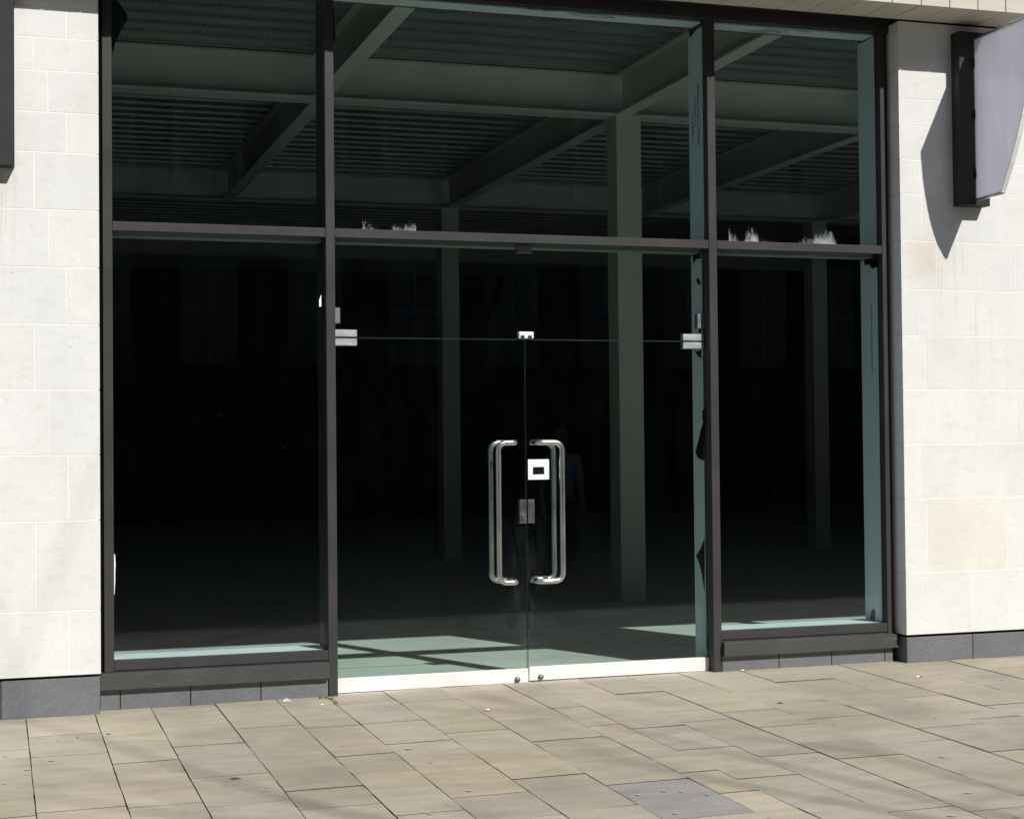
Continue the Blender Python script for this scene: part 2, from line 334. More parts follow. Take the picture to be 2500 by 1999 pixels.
def prism(name, prof, axis, a, b, mat, parent=None, bevel=0.0):
    bm = bmesh.new(); bm_prism(bm, prof, axis, a, b)
    if bevel: bmesh.ops.bevel(bm, geom=bm.edges[:], offset=bevel, segments=1, affect='EDGES')
    return bobj(name, bm, mat, parent)
def bm_tube(bm, pts, rad, seg=12, caps=True):
    pts = [Vector(p) for p in pts]; rads = rad if isinstance(rad, (list, tuple)) else [rad]*len(pts); rings = []
    n = None
    for i, p in enumerate(pts):
        t = (pts[min(i+1, len(pts)-1)] - pts[max(i-1, 0)]).normalized()
        if n is None:
            n = t.orthogonal().normalized()
        else:
            n = (n - t*n.dot(t)); n = n.normalized() if n.length > 1e-6 else t.orthogonal().normalized()
        bt = t.cross(n)
        rings.append([bm.verts.new(p + (n*math.cos(2*math.pi*k/seg) + bt*math.sin(2*math.pi*k/seg))*rads[i]) for k in range(seg)])
    for a, b in zip(rings, rings[1:]):
        for k in range(seg): bm.faces.new([a[k], a[(k+1) % seg], b[(k+1) % seg], b[k]])
    if caps: bm.faces.new(rings[0][::-1]); bm.faces.new(rings[-1])
def tube(name, pts, rad, mat, parent=None, seg=14):
    bm = bmesh.new(); bm_tube(bm, pts, rad, seg); return bobj(name, bm, mat, parent, True)
def rounded(pts, r, n=7):
    pts = [Vector(p) for p in pts]; out = [pts[0]]
    for a, b, c in zip(pts, pts[1:], pts[2:]):
        u = (a-b); v = (c-b); rr = min(r, u.length*.49, v.length*.49); p0 = b+u.normalized()*rr; p1 = b+v.normalized()*rr
        for i in range(n+1):
            t = i/n; out.append(p0*(1-t)**2 + b*2*t*(1-t) + p1*t*t)
    out.append(pts[-1]); return out
def sheet(name, pts, thick, normal, mat, parent=None):
    n = Vector(normal); bm = bmesh.new(); A = [bm.verts.new(p) for p in pts]; B = [bm.verts.new(Vector(p)+n*thick) for p in pts]; k = len(A)
    bm.faces.new(A); bm.faces.new(B[::-1])
    for i in range(k): bm.faces.new([A[i], A[(i+1) % k], B[(i+1) % k], B[i]])
    bmesh.ops.triangulate(bm, faces=[f for f in bm.faces if len(f.verts) > 4])
    return bobj(name, bm, mat, parent)
def text(name, body, size, origin, ex, ey, mat, parent, shear=.25, space=1.0):
    cu = bpy.data.curves.new(name, 'FONT'); cu.body = body; cu.size = size; cu.shear = shear; cu.space_character = space; cu.offset = size*.006
    t = bpy.data.objects.new(name, cu); col.objects.link(t)
    bpy.context.view_layer.update()
    me = bpy.data.meshes.new_from_object(t.evaluated_get(bpy.context.evaluated_depsgraph_get()))
    bpy.data.objects.remove(t); bpy.data.curves.remove(cu)
    X, Yv = Vector(ex), Vector(ey); Z = X.cross(Yv)
    for i, v in enumerate(me.vertices):
        j = mnoise.noise(Vector((v.co.x*9/size*.05, v.co.y*3/size*.05, size)))*size*.10
        v.co = Vector(origin) + X*v.co.x + Yv*(v.co.y + j) + Z*.0008
    me.materials.clear(); me.materials.append(MT[mat]); me.name = name
    return link(bpy.data.objects.new(name, me), parent)

# ------------------------------------------------------------------ pavement
RX0, RX1, RY0 = -0.62, 9.0, -5.6
pav = mobj('pavement', [(x, y, gz(x, y)-.010) for x, y in ((RX0, RY0), (RX1, RY0), (RX1, .13), (RX0, .13))], [(0, 1, 2, 3)], 'bed'); tag(pav, kind='structure')
gv, gf = [], []
for (a, b, c_, d) in ((-70, RX0, -32, .0), (RX1, 90, -32, .0), (RX0, RX1, -32, RY0)):
    i = len(gv); gv += [(a, c_, gz(a, c_)), (b, c_, gz(b, c_)), (b, d, gz(b, d)), (a, d, gz(a, d))]; gf.append((i, i+1, i+2, i+3))
tag(mobj('plaza', gv, gf, 'ground'), kind='structure')
tag(mobj('ground', [(-400, -400, -2.2), (400, -400, -2.2), (400, 400, -2.2), (-400, 400, -2.2)], [(0, 1, 2, 3)], 'bed'), kind='structure')
SX = [-.62, -.24, .16, .535, .855, 1.225, 1.585, 1.89, 2.25, 2.61, 3.02, 3.215, 3.53, 3.85, 4.21, 4.62, 5.03, 5.34, 5.74, 6.11, 6.45, 6.82, 7.2, 7.55, 7.95, 8.3, 8.65, 9.0]
SJ = {1: [1.0, 1.87], 2: [.68, 1.23, 2.07], 3: [1.52, 1.81, 2.48], 4: [1.21, 1.72, 1.99, 2.58], 5: [.83, 1.94, 2.4, 2.76], 6: [.95, 1.74, 2.16, 2.57, 3.0], 7: [.3, .95, 1.53, 2.01, 2.77],
      8: [.37, 1.35, 1.95, 2.52, 3.17], 9: [1.12, 1.72, 2.35, 2.78, 3.46], 10: [.86, 1.44, 1.89, 2.67, 3.1], 11: [1.59, 2.19, 2.87, 3.46], 12: [.55, 1.5, 2.47, 3.3, 3.65], 13: [.75, 1.33, 1.8, 2.24, 2.65, 3.16, 3.76],
      14: [1.19, 1.67, 2.42, 3.13], 15: [.5, 1.36, 2.12, 2.77], 16: [1.26, 1.77, 1.99, 2.41], 17: [.62, 1.25, 1.66]}
TAN, GREEN, GREY, BLUE, OCHRE, DARK = (.37, .325, .26), (.265, .262, .22), (.31, .295, .255), (.285, .29, .272), (.345, .295, .205), (.225, .215, .19)
SLATE = (.245, .245, .258)
CS = {(4, 1): BLUE, (4, 2): (.31, .325, .32), (9, 4): SLATE, (7, 1): (.31, .31, .275), (8, 4): DARK, (7, 4): OCHRE, (8, 3): OCHRE, (7, 5): (.20, .20, .19), (9, 0): (.35, .305, .23), (9, 3): GREEN, (11, 1): BLUE, (11, 2): GREEN, (12, 1): GREEN, (12, 2): GREEN,
      (12, 3): BLUE, (11, 3): GREEN, (14, 1): GREEN, (13, 1): OCHRE, (14, 2): (.29, .265, .205), (15, 2): GREEN, (14, 3): BLUE, (16, 2): BLUE, (2, 2): (.30, .28, .235), (2, 0): TAN, (8, 5): GREEN, (14, 4): GREEN, (13, 5): (.315, .275, .205), (15, 1): GREEN}
VEIN = {(7, 4), (8, 2), (8, 3), (10, 3), (10, 5), (9, 2)}
def slab(x0, x1, y0, y1, colr, mat):          # y0 nearer the shop
    bm = bmesh.new(); dz = random.uniform(-.0018, .0018); tx, ty = random.uniform(-.003, .003), random.uniform(-.003, .003)
    cx, cy = (x0+x1)/2, (y0+y1)/2; pts = []
    def edge(a, b, n):
        for i in range(n):
            t = i/n; p = Vector(a).lerp(Vector(b), t); j = random.uniform(-.0016, .0016)
            if 0 < i: p += Vector((j, random.uniform(-.0012, .0012), 0))
            if i == 0 and random.random() < .12: p = p.lerp(Vector((cx, cy, 0)), .012)
            pts.append(p)
    n = 5
    edge((x0, y0, 0), (x0, y1, 0), n); edge((x0, y1, 0), (x1, y1, 0), n); edge((x1, y1, 0), (x1, y0, 0), n); edge((x1, y0, 0), (x0, y0, 0), n)
    top = [bm.verts.new((p.x, p.y, gz(p.x, p.y)+dz+tx*(p.x-cx)+ty*(p.y-cy))) for p in pts]
    f = bm.faces.new(top)
    r = bmesh.ops.inset_region(bm, faces=[f], thickness=.003, depth=0.0)
    for v in top: v.co.z -= .0016
    low = [bm.verts.new((v.co.x, v.co.y, v.co.z-.04)) for v in top]; k = len(top)
    for i in range(k): bm.faces.new([top[i], low[i], low[(i+1) % k], top[(i+1) % k]])
    o = bobj('paving_slab', bm, mat, pav); o.color = (*colr, 1); o.data.materials.append(MT['grime'])
    for p in o.data.polygons: p.material_index = 1 if abs(p.normal.z) < .35 else 0
    return o
for i in range(len(SX)-1):
    js = [-.125] + list(SJ.get(i, []))
    if i not in SJ: js.append(random.uniform(.35, 1.1))
    while js[-1] < 5.35: js.append(js[-1] + random.choice((.36, .45, .52, .6, .7, .82)))
    js[-1] = 5.58
    gl, gr = random.uniform(.0016, .0030), random.uniform(.0016, .0030)
    for j, (a, b) in enumerate(zip(js, js[1:])):
        base = CS.get((i, j)) or random.choice((TAN, TAN, TAN, GREY, GREY, GREEN, OCHRE, DARK) if a < 1.5 else (TAN, GREY, GREEN, GREEN, OCHRE, DARK, BLUE))
        k = random.uniform(.95, 1.05); q5 = .75 if base is SLATE else .30; cj = tuple(min(1, (c_*q5 + m_*(1-q5))*k*random.uniform(.985, 1.015)*1.1) for c_, m_ in zip(base, (.362, .320, .248)))
        slab(SX[i]+gl, SX[i+1]-gr, -a-random.uniform(.0022, .0046), -b+random.uniform(.0022, .0046), cj, 'vein' if (i, j) in VEIN else 'slab')
S1, S2, S3, S4, S5, S6 = (0, 1680), (450, 1680), (900, 1680), (1350, 1640), (1800, 1600), (2100, 1600); Q = .2318
gum = [(S1, 412, 521, .9), (S1, 482, 568, .7), (S1, 603, 553, .9), (S1, 545, 762, 1.4), (S1, 288, 856, 1.3), (S1, 52, 722, .9), (S1, 52, 1004, .9), (S1, 1477, 376, .7), (S1, 1645, 238, .7), (S1, 1785, 858, .6), (S2, 848, 1077, 1.2), (S2, 1680, 603, 1.0), (S2, 690, 853, 1.0), (S2, 1400, 1053, .5),
       (S3, 420, 638, 1.6), (S3, 718, 291, .6), (S3, 1255, 234, 1.0), (S3, 1287, 258, .6), (S3, 650, 780, 1.0), (S3, 1060, 1078, 1.2), (S3, 640, 1322, .9), (S3, 1840, 1108, .6), (S4, 545, 684, .9), (S4, 1170, 1253, 1.3), (S4, 1355, 1258, .8), (S4, 898, 1293, 1.0), (S4, 1630, 1290, .9), (S4, 1295, 1490, .9), (S4, 1302, 637, .8), (S4, 1372, 402, .6),
       (S5, 700, 840, .9), (S5, 990, 750, .6), (S5, 1030, 718, .7), (S5, 910, 303, .9), (S5, 1288, 1090, .5), (S6, 762, 812, .9), (S6, 911, 838, .9), (S6, 867, 1067, 1.1), (S6, 966, 1687, 1.3), (S6, 1140, 1445, 1.5), (S6, 1520, 734, .5), (S6, 1577, 767, .4), (S6, 840, 126, .5), (S6, 1648, 1693, 1.0), (S6, 665, 1243, .4)]
dk = [(S1, 1142, 481, 1.0), (S1, 815, 520, .6), (S2, 535, 950, 2.2), (S3, 877, 353, .5), (S3, 563, 180, .6), (S3, 1700, 35, .9), (S4, 567, 133, .5), (S5, 455, 500, 1.4), (S5, 518, 187, .5), (S6, 795, 662, .7), (S6, 1490, 260, .8), (S6, 1590, 298, .6)]
for lst, mt in ((gum, 'gum'), (dk, 'gum_dark')):
    for s, a, b, r in lst:
        p = onG(s[0]+a*Q, s[1]+b*Q); rr = .0125*r; bm = bmesh.new(); vs_ = []
        for k in range(10):
            q_ = rr*random.uniform(.75, 1.15); t = 2*math.pi*k/10; x, y = p.x+q_*math.cos(t), p.y+q_*math.sin(t)*.9; vs_.append(bm.verts.new((x, y, gz(x, y)+.0024)))
        c0 = bm.verts.new((p.x, p.y, gz(p.x, p.y)+.0030))
        for k in range(10): bm.faces.new([vs_[k], vs_[(k+1) % 10], c0])
        bobj('gum_spot', bm, mt, pav)

# ------------------------------------------------------------------ stone walls
WF = -.11
def stone_wall(name, label, x0, x1, zs, rows, xplinth, pj, zpl, right):
    t = thing(name, label, 'wall', ((x0+x1)/2, WF, 0))
    box('mortar_bed', x0+.006, x1-.006, WF+.0012, .14, zpl+.02, 4.325, 'mortar', t)
    for r in range(len(zs)-1):
        zt, zb = zs[r], zs[r+1]; xs = sorted([x0] + [x for x in rows[r] if x0 < x < x1] + [x1])
        for a, b in zip(xs, xs[1:]):
            g0 = .0 if a == x0 else .0024; g1 = .0 if b == x1 else .0024
            dy = random.uniform(-.0004, .0004)
            o = box('stone_block', a+g0, b-g1, WF+dy, .12, zb+.0024, zt-.0024, 'stone', t, .0009)
            k = random.uniform(.97, 1.02); o.color = (k*random.uniform(.995, 1.005), k, k*random.uniform(.98, 1.005), 1)
            if right and r == 13 and abs(a-5.969) < .01: o.color = (.995, .968, .905, 1)      # one replaced, yellower block
    for a, b in zip(pj, pj[1:]):
        box('plinth_stone', a+.002, b-.002, WF+.007, .12, -.03, zpl, 'granite', t, .003)
    return t
ofs = [(.213, .813), (.293, .893), (.394, .994)]
lz = [4.32, 4.21, 4.025, 3.837, 3.649, 3.413, 3.184, 2.858, 2.531, 2.207, 1.834, 1.465, 1.092, .586, .217]
lx = [.213, .291, .393, .213, .291, .393, .215, .293, .39, .214, .294, .396, .219, .296]
lx = [.291, .393] + lx; lrows = [[x - .625*k for k in range(0, 8)] for x in [.393, .291, .393, .213, .291, .393, .215, .293, .39, .214, .294, .396, .219, .296]]
lrows[-1] = [.396 - .38*k for k in range(0, 12)]
stone_wall('limestone_wall', 'pale limestone block wall left of the shopfront', -4.2, .568, lz, lrows, None, [-4.2, -3.2, -2.2, -1.2, -.58, .025, .566], .203, False)
rz = [4.322, 4.263, 4.121, 3.995, 3.801, 3.62, 3.39, 3.159, 2.843, 2.518, 2.204, 1.842, 1.477, 1.112, .617, .2]
rrows = [[6.136], [5.964, 6.58], [6.062, 6.68], [5.922, 6.53], [5.968, 6.6], [6.065, 6.68], [5.917, 6.53], [5.968, 6.60], [6.07, 6.693], [5.929, 6.524], [5.973, 6.598], [6.072, 6.691], [5.926, 6.519], [5.969, 6.591], [5.923, 6.305, 6.686]]
rrows = [r + [r[-1]+.62] for r in rrows]
stone_wall('limestone_wall', 'pale limestone block pier right of the shopfront under the projecting sign', 5.795, 7.16, rz, rrows, None, [5.799, 6.31, 6.84, 7.158], .184, True)

# ------------------------------------------------------------------ fascia and soffit of tiles
TW = .2137; FY = -.472; FZ = 4.332
can = thing('tiled_canopy', 'pale tiled fascia and soffit overhanging the shopfront', 'canopy', (3, FY, FZ))
box('backing', -4.3, 14, FY+.02, .30, FZ+.05, 6.6, 'slot', can)
fm = sm_ = None
for i in range(-46, 42):
    x0 = 5.325 + i*TW
    if x0 < -4.3 or x0 > 13.6: continue
    k = random.uniform(.96, 1.04)
    if fm is None:
        a = box('fascia_tile', .0028, TW-.0028, FY, FY+.028, FZ, FZ+.6, 'tile', can, .0025); fm = a.data
        b = box('soffit_tile', .0030, TW-.0030, FY+.03, -.112, FZ+.004, FZ+.03, 'tile', can, .0025); sm_ = b.data
    else:
        a = link(bpy.data.objects.new('fascia_tile', fm), None); b = link(bpy.data.objects.new('soffit_tile', sm_), None)
        for o in (a, b): o.parent = can
    for o in (a, b): o.location = Vector((x0, 0, 0)) - Vector(can.location); o.color = (k, k*random.uniform(.985, 1.01), k*random.uniform(.97, 1.0), 1)
# the storey above, plain
up = thing('upper_facade', 'plain pale storey above the tiled fascia', 'building', (3, 0, 4.95))
box('upper_wall', -4.3, 14, FY+.03, .3, FZ+2.3, 10, 'stone', up)

# ------------------------------------------------------------------ shopfront frame
sf = thing('shopfront', 'grey metal framed shop glazing with white inner linings between the limestone walls', 'shopfront', (3.2, 0, 0))
MX = [(.595, .650), (1.905, 1.960), (4.437, 4.493), (5.718, 5.757)]
for i, (a, b) in enumerate(MX):
    zb = .208 if i in (0, 3) else gz(a, 0)-.004
    box('mullion', a, b, 0, .285, zb, 4.30, 'frame', sf, .002)
head = box('head_rail', .568, 5.797, .004, .20, 4.272, 4.36, 'frame', sf, .002)
box('dark_recess_fill', .50, 5.86, -.108, .02, 4.352, 4.375, 'black', sf)  # black board added; its colour stands in for the shaded recess behind the soffit
bays = [(.650, 1.905), (1.960, 4.437), (4.493, 5.718)]
for i, (a, b) in enumerate(bays):
    tr_ = box('transom', a+.001, b-.001, .003, .05, 2.765, 2.82, 'frame', sf, .002)
    box('transom_core', a+.001, b-.001, .052, .088 if i == 1 else .07, 2.772, 2.815, 'gasket', sf)
    box('transom_lining', a+.003, b-.006, .11, .24, 2.750, 2.812, 'underside', sf)
    box('head_lining', a+.002, b-.006, .066, .21, 4.2615, 4.2705, 'lining', sf)
    box('head_backing', a, b, .212, .245, 4.275, 4.40, 'film', sf)
    gp = box('glass_pane', a+.0005, b-.0005, .052, .062, 2.8205, 4.271, 'glass', sf)
    if i != 1:
        zt = .275
        box('bottom_rail', a+.001, b-.001, .002, .05, .217, zt, 'frame', sf, .002)
        box('gasket', a, b, .008, .045, .205, .216, 'gasket', sf)
        box('sill_lining', a+.002, b-.004, .065, .31, .255, .2735, 'lining', sf)
        box('glass_pane', a+.0005, b-.0005, .052, .062, .2755, 2.7645, 'glass', sf)
# side linings on the left faces of the last two mullions
for a, b0, b1 in ((4.437, 2.825, 4.260), (5.718, 2.825, 4.260), (5.718, .276, 2.745)):
    box('jamb_lining', a-.0045, a-.0008, .067, .283, b0, b1, 'lining', sf)
box('jamb_lining', 4.437-.0045, 4.437-.0008, .112, .278, -.02, 2.745, 'lining', sf)
# dark infill strips either side, sills, recessed plinth stones
box('side_strip', .556, .594, .045, .2, .19, 4.30, 'gasket', sf); box('side_strip', 5.758, 5.84, .05, .2, .0, 4.30, 'gasket', sf)
box('edge_trim', .5685, .576, -.03, .04, .208, 4.30, 'frame', sf)
for a, b, pj in ((.570, 1.903, [.569, .683, 1.084, 1.496, 1.902]), (4.496, 5.768, [4.495, 4.905, 5.292, 5.694, 5.757])):
    prism('sill', [(-.036, .113), (-.036, .198), (-.033, .2005), (.03, .2125), (.03, .113)], 'x', a, b, 'sill', sf)
    box('sill_core', a, b, .031, .30, -.2, .2045, 'gasket', sf)
    for p0, p1 in zip(pj, pj[1:]):
        box('plinth_stone', p0+.0025, p1-.0025, .002, .03, -.03, .132, 'granite', sf, .002)
box('sill_lip', 4.51, 5.776, -.0375, -.030, .113, .128, 'sill', sf)
# threshold of the doorway
box('threshold', 1.961, 4.436, .045, .145, -.3, .0012, 'alu', sf)
# over-panel above the doors with its fittings
op = box('over_panel', 1.9605, 4.4365, .090, .101, 2.1665, 2.7640, 'door_glass', sf)
box('panel_edge', 1.97, 4.43, .0905, .1005, 2.1640, 2.1662, 'edge', op)
for a, b in ((1.9615, 2.109), (4.278, 4.425)): box('hinge_plate', a, b, .073, .119, 2.168, 2.211, 'satin', op, .0025)
st = box('stop_plate', 3.153, 3.249, .074, .118, 2.169, 2.212, 'rail', op, .002)
for a in (3.163, 3.212): box('stop_block', a, a+.024, .068, .123, 2.160, 2.188, 'black', st, .002)
for a, b in ((1.9615, 2.005), (4.382, 4.4365)): box('clamp_bracket', a, b, .074, .118, 2.248, 2.344, 'dark_steel', op, .002)
box('clamp_bracket', 3.145, 3.241, .074, .118, 2.711, 2.7635, 'dark_steel', op, .002)
# torn black membrane behind the glass
def K(o, s, *pts): return [(o[0]+a*s, o[1]+b*s) for a, b in pts]
m1 = K((220, 0), .0928, (525, 0), (700, 0), (820, 160), (985, 420), (975, 560), (880, 690), (790, 860), (660, 1150), (595, 1260), (590, 1400), (555, 1640), (535, 1640), (530, 800))
sheet('torn_membrane', [onY(x, y, .068 + .008*math.sin(i*1.7)) for i, (x, y) in enumerate(m1)], .0015, (0, 1, 0), 'film', sf)
m2 = K((740, 0), .1508, (380, -80), (460, -80), (465, 60), (505, 160), (512, 380), (525, 560), (515, 690), (475, 735), (430, 760), (380, 600))
sheet('torn_membrane', [onY(x, y, .068 + .008*math.sin(i*1.7)) for i, (x, y) in enumerate(m2)], .0015, (0, 1, 0), 'film', sf)
XL = 4.437-.007
for pts in (K((1660, 1000), .3937, (152, 795), (128, 860), (100, 905), (118, 945), (135, 1010), (152, 1125)), K((1660, 1000), .3937, (150, 60), (128, 130), (112, 200), (96, 262), (112, 300), (148, 315), (125, 285), (138, 170), (150, 110)),
            K((1660, 1000), .3937, (160, 0), (140, 0), (140, 60), (158, 110)), K((1680, 560), .174, (60, 380), (80, 330), (170, 320), (180, 410), (110, 420), (85, 430), (75, 480)), K((1680, 560), .174, (85, 1700), (130, 1720), (180, 1690), (180, 1800), (160, 1800), (110, 1730)),
            K((1680, 560), .174, (115, 700), (135, 675), (170, 740), (165, 790), (130, 760)), K((1680, 560), .174, (150, 1450), (160, 1380), (180, 1385), (180, 1450)), K((1660, 1000), .3937, (165, 1380), (172, 1400), (172, 1490), (162, 1475))):
    sheet('torn_membrane', [onX(x, y, XL) for x, y in pts], .001, (-1, 0, 0), 'film', sf)
for pts in (K((1650, 0), .3944, (75, 165), (100, 172), (160, 130), (160, 165), (125, 190), (88, 235), (90, 200)),):
    sheet('torn_membrane', [onX(x, y, XL) for x, y in pts], .001, (-1, 0, 0), 'film', sf)
XR = 5.718-.007
for pts in (K((1650, 0), .3944, (1130, 262), (1170, 235), (1225, 205), (1222, 228), (1170, 258), (1140, 270)), K((1650, 0), .3944, (1165, 1600), (1250, 1588), (1250, 1650), (1215, 1665), (1195, 1635), (1168, 1645)), K((2080, 1440), .116, (415, 420), (470, 390), (485, 470), (480, 660), (380, 655), (420, 560))):
    sheet('torn_membrane', [onX(x, y, XR) for x, y in pts], .001, (-1, 0, 0), 'film', sf)
# glue residue along the transom
for c0, wd, ht, bias in ((onY(1830, 583, .0505), .30, .17, .60), (onY(1995, 594, .0505), .30, .13, .55), (onY(912, 556, .0505), .14, .09, .47), (onY(985, 558, .0505), .16, .08, .44), (onY(560, 543, .0505), .26, .07, .20)):
    ro = sheet('glue_residue', [Vector((c0.x-wd/2, .0512, 2.8208)), Vector((c0.x-wd/2, .0512, 2.8208+ht)), Vector((c0.x+wd/2, .0512, 2.8208+ht)), Vector((c0.x+wd/2, .0512, 2.8208))], .0004, (0, -1, 0), 'residue', sf); ro.color = (bias, bias, bias, 1)
for pts in (K((0, 660), .3944, (1975, 185), (1988, 150), (1992, 225), (1976, 225)), K((0, 1319), .3944, (706, 80), (713, 92), (716, 150), (711, 200), (713, 260), (709, 335), (706, 330))):
    sheet('tape_scrap', [onY(x, y, .0505) for x, y in pts], .0006, (0, -1, 0), 'paper', sf)
# marker writing on the linings
def head_note(px, py, lines, size, circ=None):
    for body, dx, dy in lines:
        p = onY(px, py, .0); d = ray(px, py); p = CAM + d*((4.2612-CAM.z)/d.z)
        text('marker_note', body, size, (p.x+dx, p.y+.0+dy, 4.2612), (1, 0, 0), (0, -1, 0), 'ink', sf)
    if circ:
        pts = [(circ[0]+circ[2]*math.cos(2*math.pi*k/28), circ[1]+circ[3]*math.sin(2*math.pi*k/28), 4.2606) for k in range(29)]
        tube('marker_ring', pts, .0016, 'ink', sf, 5)
head_note(1232, 12, [('Princess Way  5159/003', 0, .035), ('Kube Paper 2', .17, .075)], .036)
head_note(1232, 12, [('Head Box', .52, .075), ('1 x 1/1800mm', .62, .125)], .030, None)
px0 = onY(1232, 12, 0).x
tube('marker_ring', [(px0+.62+.155*math.cos(2*math.pi*k/30), .094+.024*math.sin(2*math.pi*k/30), 4.2606) for k in range(31)], .0013, 'ink', sf, 5)
qx = onY(1884, 64, 0).x
text('marker_note', 'Princess Way  5159/003', .034, (qx, .098, 4.2612), (1, 0, 0), (0, -1, 0), 'ink', sf)
text('marker_note', 'Kube Paper 2', .032, (qx, .138, 4.2612), (1, 0, 0), (0, -1, 0), 'ink', sf)
text('marker_note', 'Head Box      1 x 1800', .030, (qx-.06, .178, 4.2612), (1, 0, 0), (0, -1, 0), 'ink', sf)
tube('marker_ring', [(qx+.02+.13*math.cos(2*math.pi*k/30), .169+.022*math.sin(2*math.pi*k/30), 4.2606) for k in range(31)], .0013, 'ink', sf, 5)
vx = 4.437-.005
text('marker_note', 'Princess Way 5159/002', .042, (vx, .145, 3.87), (0, 0, -1), (0, -1, 0), 'ink', sf)
text('marker_note', 'Col Line 2 x', .040, (vx, .190, 3.80), (0, 0, -1), (0, -1, 0), 'ink', sf)
text('marker_note', '1 x 2/600mm', .038, (vx, .232, 3.70), (0, 0, -1), (0, -1, 0), 'ink', sf)
text('printed_label', 'PRINCESS WAY JOB 17 SIDE REF C01 CHAN', .024, (5.718-.005, .152, 2.43), (0, 0, -1), (0, -1, 0), 'ink', sf, 0.0)

# ------------------------------------------------------------------ the two glass doors
def door(label, x0, x1, side):
    zb = .004 if side < 0 else .0125; t = thing('glass_door', label, 'door', ((x0+x1)/2, .095, zb), 'pair of frameless glass doors')
    g = box('glass_leaf', x0, x1, .0905, .1005, zb+.088, 2.1585, 'door_glass', t)
    ex = x1 if side < 0 else x0
    box('leaf_edge', ex-.0005, ex+.0005, .0908, .1002, zb+.09, 2.158, 'edge', g); box('leaf_edge', x0, x1, .0908, .1002, 2.1586, 2.1604, 'edge', g)
    r = box('bottom_rail', x0, x1, .072, .119, zb, zb+.0875, 'rail', t, .003)
    sx = 3.117 if side < 0 else 3.272
    bm = bmesh.new(); bm_tube(bm, [(sx, .073, zb+.022), (sx, .060, zb+.022)], [.0185, .017], 16); bobj('floor_bolt', bm, 'dark_steel', r, True)
    hx = (x0, 2.109) if side < 0 else (4.278, 4.425)
    box('hinge_plate', hx[0], hx[1], .073, .119, 2.114, 2.157, 'satin', t, .0025)
    vx_, ax = (2.987, 3.104) if side < 0 else (3.408, 3.252)
    for y_, s in ((.0905, -1), (.1005, 1)):
        yo = y_ + s*.078; yi = y_ + s*.002
        tube('pull_handle', rounded([(ax, yi, 1.512), (ax, yo, 1.512), (vx_, yo, 1.512), (vx_, yo, .640), (ax, yo, .640), (ax, yi, .640)], .058, 8), .0180, 'steel', t, 20)
    lx0, lx1 = (3.144, x1-.0005) if side < 0 else (x0+.0005, 3.243)
    lk = box('lock_case', lx0, lx1, .071, .120, 1.002, 1.152, 'lock', t, .002)
    if side < 0:
        bm = bmesh.new(); bm_tube(bm, [(3.167, .073, 1.051), (3.167, .060, 1.051)], .0105, 14); bm_tube(bm, [(3.167, .073, 1.034), (3.167, .060, 1.034)], .0072, 12); bobj('key_cylinder', bm, 'steel', lk)
    return t
door('left glass door leaf with key lock beside the tall bent steel handle', 1.9615, 3.191, -1)
door('right glass door leaf with the white square sticker', 3.198, 4.4355, 1)
nt_ = thing('door_sticker', 'small square white paper sticker with a black box on the right glass door', 'sticker', (3.278, .089, 1.277))
sheet('paper', [(3.208, .0895, 1.277), (3.348, .0895, 1.277), (3.348, .0895, 1.401), (3.344, .0895, 1.405), (3.208, .0895, 1.405)], .0006, (0, -1, 0), 'paper', nt_)
sheet('printed_box', [(3.239, .0887, 1.309), (3.316, .0887, 1.310), (3.315, .0887, 1.357), (3.240, .0887, 1.356)], .0003, (0, -1, 0), 'ink', nt_)

# ------------------------------------------------------------------ projecting signs
def sign(label, cx):
    t = thing('projecting_sign', label, 'sign', (cx, WF, 3.08), 'projecting wing signs on the limestone')
    box('bracket', cx-.115, cx+.113, WF-.098, WF-.0005, 3.083, 4.262, 'bracket', t, .004)
    out = [(-.222, 3.122), (-.512, 3.127), (-.565, 3.216), (-.622, 3.312), (-.695, 3.457), (-.755, 3.60), (-.792, 3.703), (-.840, 3.86), (-.875, 4.0), (-.895, 4.126), (-.905, 4.208), (-.222, 4.205)]
    pn = prism('panel', out, 'x', cx-.004, cx+.004, 'panel', t)
    bm = bmesh.new(); rows = []
    for i in range(1, 11):
        a_, b_ = Vector(out[max(1, i-1)]), Vector(out[min(10, i+1)]); tdir = (b_-a_).normalized(); nrm = Vector((-tdir.y, tdir.x)); nrm = nrm if nrm.x < 0 else -nrm
        p = Vector(out[i]); rows.append([bm.verts.new((x_, p.x+nrm.x*o_, p.y+nrm.y*o_)) for x_, o_ in ((cx-.017, .0), (cx-.017, .007), (cx+.017, .007), (cx+.017, .0))])
    for ra, rb in zip(rows, rows[1:]):
        for k in range(4): bm.faces.new([ra[k], ra[(k+1) % 4], rb[(k+1) % 4], rb[k]])
    bm.faces.new(rows[0]); bm.faces.new(rows[-1][::-1]); bobj('edge_trim', bm, 'trim', pn)
    tube('bottom_bar', [(cx, -.21, 3.119), (cx, -.522, 3.124)], .0105, 'alu', pn, 10); tube('top_bar', [(cx, -.21, 4.211), (cx, -.915, 4.214)], .0105, 'alu', pn, 10)
    for z in (3.30, 3.70, 4.05): box('clamp', cx-.012, cx+.012, -.226, -.2085, z-.03, z+.03, 'bracket', t, .002)
    return t
sign('projecting white wing sign on a black bracket right of the shopfront', 6.318)
sign('dark sign bracket cut off at the left edge of the photo', -.007)

